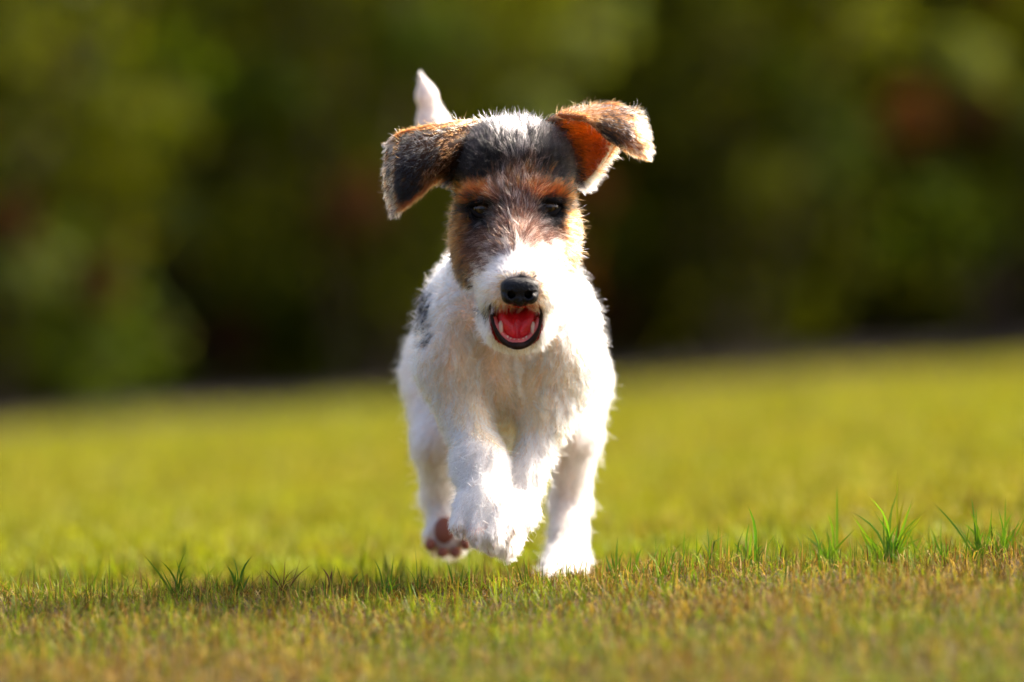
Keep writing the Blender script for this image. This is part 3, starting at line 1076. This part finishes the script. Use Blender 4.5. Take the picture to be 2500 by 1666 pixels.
# folded ear on the shaded side
left_rows = [
    [(1200, 298, 0.045), (1166, 348, 0.020), (1134, 402, 0.018), (1112, 446, 0.036)],
    [(1130, 298, 0.036), (1100, 348, 0.002), (1078, 400, -0.002), (1064, 436, 0.012)],
    [(1062, 308, 0.032), (1040, 368, -0.004), (1030, 426, -0.008), (1026, 466, -0.002)],
    [(1006, 320, 0.028), (996, 388, -0.002), (992, 446, -0.006), (996, 490, -0.002)],
    [(980, 328, 0.026), (968, 396, 0.006), (968, 458, 0.003), (978, 504, 0.002)],
    [(956, 344, 0.030), (946, 416, 0.032), (950, 470, 0.028), (964, 510, 0.012)],
]
LG, LN = patch(left_rows, 40, 30)
if LN[20, 15, 1] > 0:
    LN = -LN


def left_col(s, t, sd, P, r):
    u, v = UV(P)
    uw = u + 4 * wob(P, 120, 5)
    lay = [
        (0.95 * sstep(0.34, 0.44, s) * (1 - sstep(0.72, 0.77, s)) * sstep(0.0, 0.08, t) * (1 - sstep(0.84, 0.97, t)), BLACK),
        (0.92 * sstep(0.20, 0.30, s) * (1 - sstep(0.6, 0.7, s)) * sstep(0.10, 0.18, t) * (1 - sstep(0.45, 0.70, t)), BLACK),
        (0.75 * sstep(0.75, 0.80, s), np.array([0.66, 0.50, 0.36])),
        (0.25 * sstep(0.75, 0.80, s), BLACK),
        (0.75 * (1 - sstep(0.08, 0.16, s)) * sstep(0.12, 0.3, t), BLACK),
        (0.5 * (1 - sstep(0.3, 0.4, s)) * (1 - sstep(0.12, 0.25, t)), CREAM),
    ]
    return pick(len(s), r, lay, TAN * np.array([0.65, 0.55, 0.45]))


def ear_mesh(G0, N, th, col):
    V, F, q = sheet(G0, N, th)
    c = np.tile(col, (len(V), 1))
    return dog_part("ear", V, F, M_ear, None, c)


ear_l = ear_mesh(LG, LN, 0.0036, np.array([0.045, 0.020, 0.010]))
ear_l["label"] = "black and tan folded ear hanging forward"
ear_fur(ear_l, LG, LN, 0.0036, 15000, lambda s, t, fs, ft: fs * 0.9 + ft * 0.45, left_col, 301, length=0.0070, lift=0.26, edge_boost=0.25)

# lifted ear on the sunny side: hollow inner face, then the flap folding over
right_rows = [
    [(1332, 296, 0.040), (1358, 345, 0.046), (1382, 400, 0.048), (1402, 452, 0.044)],
    [(1385, 276, 0.040), (1418, 330, 0.062), (1436, 382, 0.064), (1442, 436, 0.048)],
    [(1440, 268, 0.044), (1466, 310, 0.062), (1478, 352, 0.060), (1484, 384, 0.040)],
    [(1492, 262, 0.038), (1502, 292, 0.048), (1506, 318, 0.044), (1508, 346, 0.024)],
]
RG, RN = patch(right_rows, 26, 24)
if RN[12, 12, 1] > 0:
    RN = -RN
flap_rows = [
    [(1362, 282, 0.030), (1420, 266, 0.040), (1495, 262, 0.044), (1543, 270, 0.042)],
    [(1385, 284, 0.006), (1442, 274, 0.010), (1508, 277, 0.012), (1556, 290, 0.016)],
    [(1425, 292, -0.002), (1468, 300, -0.004), (1522, 312, -0.004), (1566, 328, 0.000)],
    [(1462, 312, 0.000), (1496, 332, -0.002), (1538, 354, -0.006), (1574, 364, -0.006)],
    [(1484, 332, 0.012), (1508, 346, 0.008), (1540, 364, 0.002), (1570, 374, 0.000)],
]
FG, FN = patch(flap_rows, 26, 26)
if FN[12, 12, 1] > 0:
    FN = -FN
V1, F1, _ = sheet(RG, RN, 0.0045)
V2, F2, _ = sheet(FG, FN, 0.0045)
ccol = np.r_[np.tile(np.array([0.60, 0.30, 0.075]), (len(V1), 1)), np.tile(np.array([0.45, 0.22, 0.09]), (len(V2), 1))]
ear_r = dog_part("ear", np.r_[V1, V2], F1 + [[i + len(V1) for i in f] for f in F2], M_ear, None, ccol)
ear_r["label"] = "lifted ear with glowing orange inside and pale flap"


def right_in(s, t, sd, P, r):
    lay = [(0.5 * (sd < 0), TAN), (0.85 * (1 - sstep(0.05, 0.26, s + 0.06 * wob(P, 90, 8))), BLACK), (0.14 + 0 * s, np.array([0.20, 0.05, 0.012])),
           (0.9 * sstep(0.955, 0.985, t), WHITE)]
    return pick(len(s), r, lay, np.array([0.58, 0.28, 0.07]))


def right_flap(s, t, sd, P, r):
    u, v = UV(P)
    lay = [(0.5 + 0 * s, np.array([0.74, 0.55, 0.36])), (0.92 * el(u, v, 1496, 308, 40, 48, 0.4), BLACK), (0.25 * sstep(0.5, 0.7, t), WHITE),
           (0.25 * (1 - sstep(0.1, 0.3, s)) * sstep(0.3, 0.5, t), BLACK), (0.55 * sstep(0.85, 0.97, s), TAN * 0.6),
           (0.6 * (1 - sstep(0.05, 0.25, t)), TAN)]
    return pick(len(s), r, lay, TAN)


ear_fur(ear_r, RG, RN, 0.0045, 16000, lambda s, t, fs, ft: fs * 0.8 + ft * 0.5, right_in, 311, length=0.0085, lift=0.30)
ear_fur(ear_r, FG, FN, 0.0045, 11000, lambda s, t, fs, ft: ft * 0.9 + fs * 0.35, right_flap, 321, length=0.0068, lift=0.34, edge_boost=0.3)


# ------------------------------------------------------------------ eyes, nose, mouth, pads
def uvsphere(c, r, nu=24, nv=16):
    V = [np.array(c) + np.array([0, -r[1], 0])]
    for i in range(1, nv):
        a = math.pi * i / nv
        for k in range(nu):
            b = 2 * math.pi * k / nu
            V.append(np.array(c) + np.array([r[0] * math.sin(a) * math.cos(b), -r[1] * math.cos(a), r[2] * math.sin(a) * math.sin(b)]))
    V.append(np.array(c) + np.array([0, r[1], 0]))
    F = [[0, 1 + (k + 1) % nu, 1 + k] for k in range(nu)]
    for i in range(nv - 2):
        for k in range(nu):
            F.append([1 + i * nu + k, 1 + i * nu + (k + 1) % nu, 1 + (i + 1) * nu + (k + 1) % nu, 1 + (i + 1) * nu + k])
    last = len(V) - 1
    F += [[last, last - nu + k, last - nu + (k + 1) % nu] for k in range(nu)]
    return V, F


def tube(name, pts, rad, mat, parent, n=40, m=12, squash=(1, 1, 1)):
    C = catmull(np.asarray(pts), n)
    R = catmull(np.asarray(rad, float), n)
    T = nrm(np.gradient(C, axis=0))
    up = np.array([0, -1.0, 0.05])
    A = nrm(np.cross(T, up))
    Bn = np.cross(T, A)
    V = []
    for i in range(n):
        for k in range(m):
            a = 6.28318 * k / m
            V.append(C[i] + R[i] * (A[i] * math.cos(a) + Bn[i] * math.sin(a)))
    F = [[i * m + k, i * m + (k + 1) % m, (i + 1) * m + (k + 1) % m, (i + 1) * m + k] for i in range(n - 1) for k in range(m)]
    F += [list(range(m))[::-1], [(n - 1) * m + k for k in range(m)]]
    return mesh_obj(name, np.array(V) - ORG, F, mat, parent)


for c in EYE_C:
    V, F = uvsphere((0, 0, 0), (0.0080, 0.0080, 0.0080))
    o = mesh_obj("eye", V, F, M_eye, dog)
    o.location = Vector(c - ORG)
    o.rotation_euler = (0.10, 0, 0)
    # heavy upper lid over the eye
    lid = [c + np.array([dx, -0.0066 - 0.0016 * math.cos(dx / 0.0085 * 1.5), 0.0034 + 0.0030 * math.cos(dx / 0.0085 * 1.5)])
           for dx in np.linspace(-0.0088, 0.0088, 7)]
    tube("eyelid", lid, [0.0010, 0.0020, 0.0026, 0.0028, 0.0026, 0.0020, 0.0009], M_lid, dog, n=20)
    lid = [c + np.array([dx, -0.0064 - 0.0014 * math.cos(dx / 0.0085 * 1.5), 0.0002 - 0.0058 * math.cos(dx / 0.0085 * 1.5)])
           for dx in np.linspace(-0.0088, 0.0088, 7)]
    tube("eyelid", lid, [0.0008, 0.0014, 0.0018, 0.0019, 0.0018, 0.0014, 0.0007], M_lid, dog, n=20)

nf = Field(NOSE_C - np.array([0.020, 0.020, 0.018]), NOSE_C + np.array([0.020, 0.018, 0.018]), 0.0006)
nf.add(ell(NOSE_C + np.array([0, 0, 0.0028]), (0.0152, 0.0110, 0.0080), 2.5), 0.002)
for sx in (-1, 1):
    nf.add(ell(NOSE_C + np.array([sx * 0.0078, -0.0030, -0.0042]), (0.0064, 0.0080, 0.0062)), 0.003)
nf.add(ell(NOSE_C + np.array([0, -0.002, -0.0072]), (0.0042, 0.0075, 0.0052)), 0.003)
for sx in (-1, 1):
    nf.cut(cone(NOSE_C + np.array([sx * 0.0068, -0.0125, -0.0036]), 0.0032, NOSE_C + np.array([sx * 0.0062, -0.003, -0.0020]), 0.0026), 0.0012)
    nf.cut(cone(NOSE_C + np.array([sx * 0.0090, -0.0120, -0.0020]), 0.0018, NOSE_C + np.array([sx * 0.0142, -0.0075, -0.0005]), 0.0012), 0.0012)
nf.cut(cone(NOSE_C + np.array([0, -0.0125, 0.000]), 0.0004, NOSE_C + np.array([0, -0.0105, -0.0125]), 0.0009), 0.0012)
NV, NQ = nf.mesh()
dog_part("nose", NV, NQ, M_nose)

lip_in = LIP + np.array([0, 0.001, 0.0])
tube("lower_lip", lip_in, [0.0008, 0.0013, 0.0014, 0.0021, 0.0024, 0.0030, 0.0026, 0.0023, 0.0014, 0.0014, 0.0008], M_lip, dog, n=60)
cen = W(1261, 775, -0.05)
GUM = LIP[1:-1] + (cen - LIP[1:-1]) * np.array([0.075, 0.0, 0.095]) + np.array([0, 0.0035, 0.0004])
tube("gum", GUM, [0.0018, 0.0028, 0.0032, 0.0034, 0.0034, 0.0034, 0.0032, 0.0028, 0.0018], M_gum, dog, n=50)
gc = catmull(GUM, 101)
for f, hgt, rw in ((0.22, 0.0095, 0.0023), (0.78, 0.0095, 0.0023), (0.34, 0.0034, 0.0021), (0.40, 0.0031, 0.0021), (0.465, 0.0030, 0.0021), (0.535, 0.0030, 0.0021), (0.60, 0.0031, 0.0021), (0.66, 0.0034, 0.0021)):
    b0 = gc[int(f * 100)] + np.array([0, -0.0008, 0])
    inw = (cen - b0) * np.array([1, 0, 0])
    inw = inw / max(np.linalg.norm(inw), 1e-6) * 0.0006
    tip = b0 + np.array([0, -0.0006, hgt]) + inw
    pts = [b0 * (1 - t) + tip * t for t in np.linspace(0, 1, 5)]
    tube("tooth", pts, [rw, rw * 1.05, rw * 0.95, rw * 0.75, rw * 0.25], M_tooth, dog, n=12, m=10)

tf = Field(W(1190, 880, 0) * np.array([1, 0, 1]) + np.array([0, -0.10, 0]), W(1335, 740, 0) * np.array([1, 0, 1]) + np.array([0, 0.0, 0]), 0.0010)
ty = LIP[5][1]
tf.add(pe(1262, 803, ty + 0.035, 54, 50, 0.031, 2.4), 0.002)
tf.add(pe(1224, 778, ty + 0.031, 22, 46, 0.027), 0.005)
tf.add(pe(1300, 778, ty + 0.031, 22, 46, 0.027), 0.005)
tf.cut(cone(W(1262, 752, ty + 0.006), 0.006, W(1262, 800, ty + 0.0035), 0.0012), 0.004)
tf.cut(cone(W(1262, 760, ty + 0.006), 0.0010, W(1263, 846, ty + 0.006), 0.0006), 0.003)
TV, TQ = tf.mesh()
dog_part("tongue", TV, TQ, M_tongue)

py0 = 0.300
for u, v, ru, rv in ((1086, 1296, 29, 36), (1050, 1330, 14, 16), (1080, 1350, 15, 13), (1112, 1350, 15, 13), (1137, 1328, 13, 17)):
    V, F = uvsphere(W(u, v, py0 + 0.003), (ru * S, 0.0055, rv * S), 16, 10)
    dog_part("paw_pad", V, F, M_pad)
for u, v, y in ((1126, 1306, 0.008), (1165, 1327, -0.001), (1206, 1329, -0.001), (1241, 1310, 0.009)):
    a = W(u, v - 6, y)
    pts = [a, a + np.array([0, -0.003, -0.003]), a + np.array([0, -0.004, -0.0065])]
    tube("claw", pts, [0.0021, 0.0017, 0.0004], M_claw, dog, n=8, m=8)
for u, v in ((1345, 1412), (1374, 1412), (1404, 1412)):
    a = W(u, v, 0.190)
    tube("claw", [a, a + np.array([0, -0.004, -0.002]), a + np.array([0, -0.007, -0.006])], [0.0019, 0.0015, 0.0004], M_claw, dog, n=8, m=8)


# ------------------------------------------------------------------ grass
STRAW = np.array([0.27, 0.185, 0.048])
HAY = np.array([0.115, 0.064, 0.016])
GRN = np.array([0.070, 0.110, 0.008])
LIME = np.array([0.17, 0.21, 0.012])


def blades(x, y, h, w, col, lean, seed):
    r = np.random.default_rng(seed)
    n = len(x)
    P = np.c_[x, y, G(x, y) - 0.002]
    az = r.uniform(0, 6.283, n)
    dirv = np.c_[np.cos(az), np.sin(az), np.zeros(n)]
    sv = np.c_[-np.sin(az + r.normal(0, 0.6, n)), np.cos(az + r.normal(0, 0.6, n)), np.zeros(n)]
    sv = nrm(sv)
    up = np.array([0, 0, 1.0])
    hh = h[:, None]
    ln = lean[:, None]
    mid = P + up * hh * 0.55 + dirv * hh * ln * 0.35
    tip = P + up * hh * np.clip(1 - 0.45 * ln, 0.15, 1) + dirv * hh * ln
    ww = w[:, None] * 0.5
    V = np.stack([P - sv * ww, P + sv * ww, mid + sv * ww * 0.85, mid - sv * ww * 0.85, tip], 1).reshape(-1, 3)
    b = (np.arange(n) * 5)[:, None]
    loops = (b + np.array([0, 1, 2, 3, 3, 2, 4])[None]).ravel()
    sizes = np.tile([4, 3], n)
    c = col * r.uniform(0.45, 1.5, (n, 1))
    return V, loops, sizes, np.repeat(c, 5, axis=0)


def mixcol(x, y, r, dry):
    n = len(x)
    c = np.empty((n, 3))
    k = r.uniform(size=n)
    c[:] = HAY
    c[k < 0.42] = STRAW
    g = r.uniform(size=n) < (1 - dry)
    c[g] = GRN
    g2 = g & (r.uniform(size=n) < np.where(y > 0.5, 0.85, 0.5))
    c[g2] = LIME
    far = sstep(0.25, 1.2, y)[:, None]
    c = c * (1 - far) + (c * 0.45 + np.array([0.112, 0.106, 0.008])) * far
    return c


def patchy(x, y, seed, f=2.2):
    return wob(np.c_[x, y, 0 * x], f, seed)


r = np.random.default_rng(55)
V, L, Z, C = [], [], [], []
off = 0


def put(res):
    global off
    v, l, s, c = res
    V.append(v)
    L.append(l + off)
    Z.append(s)
    C.append(c)
    off += len(v)


n = 135000                                   # mown blades round the dog
x = r.uniform(-1.05, 1.05, n)
y = r.uniform(-1.0, 0.65, n)
dry = np.clip(0.48 + 0.38 * patchy(x, y, 71, 3.0) + 0.12 * patchy(x, y, 72, 8), 0.2, 0.97)
put(blades(x, y, np.abs(r.normal(0.010, 0.008, n)) + 0.003, r.uniform(0.0005, 0.0013, n), mixcol(x, y, r, dry), np.abs(r.normal(0.6, 0.55, n)), 56))
n = 50000                                    # thatch lying flat
x = r.uniform(-1.05, 1.05, n)
y = r.uniform(-1.0, 0.5, n)
put(blades(x, y, r.uniform(0.006, 0.02, n), r.uniform(0.0005, 0.0013, n), mixcol(x, y, r, np.full(n, 0.92)), r.uniform(1.2, 2.4, n), 57))
n = 7000                                     # scattered taller blades
x = r.uniform(-1.05, 1.05, n)
y = r.uniform(-0.9, 0.6, n)
put(blades(x, y, r.uniform(0.016, 0.034, n), r.uniform(0.0007, 0.0014, n), mixcol(x, y, r, np.full(n, 0.45)), np.abs(r.normal(0.25, 0.3, n)), 58))
n = 650                                      # loose long green blades along the crest
x = np.concatenate([r.uniform(0.10, 0.75, 420), r.uniform(-0.8, 0.8, 230)])
y = r.uniform(-0.12, 0.28, n)
put(blades(x, y, r.uniform(0.022, 0.046, n), r.uniform(0.0008, 0.0017, n), np.tile(np.array([0.085, 0.15, 0.010]), (n, 1)), np.abs(r.normal(0.35, 0.3, n)), 64))
n = 60000
x = r.uniform(-1.6, 1.6, n)
y = 0.6 + 3.4 * r.uniform(size=n) ** 1.4
put(blades(x, y, np.abs(r.normal(0.020, 0.006, n)) + 0.005, r.uniform(0.003, 0.005, n), mixcol(x, y, r, np.clip(0.28 + 0.3 * patchy(x, y, 73, 1.0), 0.02, 0.9)), np.abs(r.normal(0.4, 0.3, n)), 59))
n = 50000
x = r.uniform(-3.2, 3.2, n)
y = 3.8 + 8.6 * r.uniform(size=n)
k = y < bed_y(x) - 0.05
x, y = x[k], y[k]
n = len(x)
put(blades(x, y, np.abs(r.normal(0.028, 0.008, n)) + 0.005, r.uniform(0.006, 0.011, n), mixcol(x, y, r, np.clip(0.25 + 0.3 * patchy(x, y, 74, 0.5), 0.02, 0.9)), np.abs(r.normal(0.4, 0.3, n)), 60))
grass = fast_mesh("grass", np.concatenate(V), np.concatenate(L), np.concatenate(Z), M_grass, col=np.concatenate(C))
grass["kind"] = "stuff"
grass["label"] = "short mown lawn grass, half dry straw and half green"
grass["category"] = "grass"


def blade_mesh(base, tip, width, bend, col, seed):
    """one long blade: folded tapering strip"""
    r = np.random.default_rng(seed)
    base, tip = np.array(base), np.array(tip)
    ax = tip - base
    Lg = np.linalg.norm(ax)
    side = nrm(np.cross(ax, np.array([0, 1.0, 0]) + 0.6 * r.normal(size=3)))
    fwd = nrm(np.cross(side, ax))
    Vv, Ff = [], []
    nseg = 7
    hz = nrm(np.array([ax[0], ax[1], 0]) + 1e-5)
    for i in range(nseg):
        t = i / (nseg - 1)
        c = base + ax * t + np.array([0, 0, 1.0]) * Lg * bend * math.sin(math.pi * t) * 0.5 - hz * Lg * bend * 0.4 * math.sin(math.pi * t)
        w = width * 0.5 * (0.75 + 0.5 * t if t < 0.4 else 0.95 * (1 - ((t - 0.4) / 0.6) ** 1.6) + 0.02)
        Vv += [c - side * w + fwd * w * 0.35, c, c + side * w + fwd * w * 0.35]
    for i in range(nseg - 1):
        a = i * 3
        Ff += [[a, a + 1, a + 4, a + 3], [a + 1, a + 2, a + 5, a + 4]]
    t = np.repeat(np.linspace(0, 1, nseg), 3)[:, None]
    cc = np.asarray(col) * (1 - 0.0 * t)
    cc = cc * (1 - sstep(0.9, 1.0, t)) + STRAW * 0.8 * sstep(0.9, 1.0, t)
    return Vv, Ff, cc


def tuft(u, vb, y, tips, label, col, width=0.0026, seed=0, group="long grass tufts in the mown lawn"):
    """u: where it stands, tips: (du, height, depth offset) of every blade in photograph measure"""
    k = S * (DIST + y) / DIST
    x = (u - 1250) * k
    z = float(G(x, y))
    root = empty("grass_tuft", (x, y, z - 0.002), label, "grass tuft", group)
    r = np.random.default_rng(seed + 900)
    tips = list(tips) + [(r.uniform(-0.55, 0.55) * h, h * r.uniform(0.3, 0.75), r.normal(0, 0.006)) for _, h, _ in tips for _ in range(1)]
    for i, (du, h, dy) in enumerate(tips):
        b = np.array([r.normal(0, 0.0022), r.normal(0, 0.002), 0])
        t = np.array([du * k, dy, (h + 22) * k])
        c = np.array(col) * r.uniform(0.7, 1.3) * np.array([r.uniform(0.8, 1.3), 1, 1])
        Vv, Ff, cc = blade_mesh(b, t, width * r.uniform(0.5, 0.85), r.uniform(-0.10, 0.30), c, seed * 31 + i)
        mesh_obj("blade", Vv, Ff, M_grass, root, True, cc)
    return root


def spray(n, spread, h0, h1, seed):
    r = np.random.default_rng(seed)
    return [(r.uniform(-spread, spread), r.uniform(h0, h1), r.uniform(-0.008, 0.008)) for _ in range(n)]


TG = np.array([0.080, 0.170, 0.010])  # darker multiples on tufts in the dog's shadow put shade into blade colour
tuft(432, 0, -0.02, [(-85, 98, 0), (-42, 85, -0.01), (-5, 85, 0.01), (22, 105, 0)], "grass tuft of four spread blades at the end of the dog's shadow", TG * 0.8, seed=1)
tuft(580, 0, -0.02, [(-16, 92, 0), (38, 88, 0.0), (30, 40, 0.01), (-4, 50, -0.01)], "v-shaped grass tuft standing in the dog's shadow", TG * 0.7, 0.0036, seed=2)
tuft(690, 0, -0.02, [(-35, 78, 0), (5, 85, 0.01), (45, 92, 0), (18, 60, -.01), (75, 70, 0)], "thin wiry stalks in the dog's shadow", HAY * 0.8, 0.0014, seed=3)
tuft(800, 0, -0.02, [(-18, 72, 0), (-6, 60, 0), (10, 66, .01), (30, 30, 0)], "short broken brown stubble in the dog's shadow", HAY * 0.5, 0.0040, seed=4)
tuft(850, 0, -0.02, [(-32, 85, 0), (30, 62, 0), (12, 48, 0), (-8, 40, 0.01)], "short tuft with one broad leaning blade beside the brown stubble", TG * 0.7, seed=5)
tuft(940, 0, -0.015, [(-30, 95, 0), (22, 105, 0), (-8, 70, 0), (8, 60, .01), (40, 55, 0)], "dark grass tuft at the edge of shadow under the raised hind paw", TG * 0.8, 0.0022, seed=6)
tuft(1025, 0, -0.01, [(-12, 118, 0), (-40, 70, 0), (24, 68, 0), (40, 52, 0), (2, 66, 0.01)], "wispy green tuft below the reddish paw pads", TG * 0.9, 0.0018, seed=7)
tuft(1120, 0, -0.01, [(-30, 70, 0), (14, 62, 0), (-14, 50, 0), (34, 58, .01)], "low green tuft below the raised front paw", TG, 0.0020, seed=8)
tuft(1275, 0, -0.03, [(22, 88, 0), (-18, 60, 0), (4, 52, 0), (-34, 44, 0)], "wispy tuft in front of the planted hind foot", GRN * 0.8, 0.0018, seed=9)
tuft(1500, 0, 0.02, [(10, 95, 0.03), (-8, 60, 0.02), (-14, 44, 0), (20, 42, 0)], "pale upright tuft beside the planted hind foot", TG, 0.0026, seed=10)
tuft(1545, 0, 0.01, [(76, 92, 0), (22, 68, 0.0), (-4, 50, 0), (14, 62, 0.01)], "tuft with one blade leaning away from the dog", TG, 0.0030, seed=11)
tuft(1612, 0, 0.0, [(18, 46, 0), (2, 58, 0), (-10, 34, 0)], "small dark two-bladed sprout in dry grass", TG * 0.8, seed=12)
tuft(1828, 0, 0.0, [(-4, 140, 0), (3, 100, 0.0), (22, 52, 0), (42, 32, 0), (-16, 40, 0), (8, 80, 0)], "slender upright tuft with one tall straight blade", TG * 1.1, 0.0030, seed=13)
tuft(2010, 0, 0.01, [(-38, 100, 0), (84, 92, 0), (-10, 60, 0), (20, 70, 0)], "forked tuft with two long spread blades", TG * 1.2, 0.0034, seed=14)
tuft(2035, 0, 0.10, [(8, 215, 0), (-18, 140, 0), (-30, 70, 0)], "tall soft blades behind the forked tuft", TG * 1.1, 0.0044, seed=15)
tuft(2168, 0, 0.0, [(-92, 128, 0), (-52, 168, 0), (-30, 120, 0), (-12, 140, 0), (10, 92, 0), (34, 190, .01), (62, 165, 0), (98, 140, 0), (26, 110, 0), (76, 100, 0), (-66, 80, 0), (48, 80, 0), (90, 70, 0), (14, 150, .01), (-2, 60, 0), (30, 60, 0)], "largest bushy green grass tuft", TG * 1.3, 0.0034, seed=16)
tuft(2200, 0, 0.06, [(-8, 235, 0), (10, 160, 0), (36, 150, 0), (60, 120, 0)], "long pale blades rising behind the largest tuft", LIME, 0.0034, seed=17)
tuft(2305, 0, 0.02, [(-30, 66, 0), (-8, 50, 0), (10, 40, 0)], "low sprout between the two bushy tufts", TG * 1.2, 0.0028, seed=18)
tuft(2392, 0, 0.0, [(-118, 128, 0), (-22, 150, 0), (-30, 110, 0), (-58, 75, 0), (-6, 120, .01), (30, 118, 0), (14, 60, 0)], "tuft with one long blade arching towards the largest tuft", TG * 1.2, 0.0028, seed=19)
tuft(2448, 0, 0.02, [(-12, 110, 0), (10, 140, 0.01), (30, 100, 0), (52, 80, 0), (72, 115, 0), (-34, 60, 0)], "airy tuft beside the tuft with the arching blade", TG * 1.1, 0.0024, seed=20)
for i, (u, y, h) in enumerate(((300, 0.34, 110), (225, 0.40, 90), (680, 0.36, 95), (885, 0.45, 130), (560, 0.30, 70), (960, 0.22, 80), (1750, 0.3, 80), (130, 0.3, 70), (450, 0.5, 90), (1640, 0.45, 90))):
    tuft(u, 0, y, [(a, b * h / 100, c) for a, b, c in spray(6, 34, 60, 130, 700 + i)], "soft green tuft on the falling ground behind the dog", LIME * 0.9, 0.0040, seed=40 + i, group="soft tufts behind the dog")
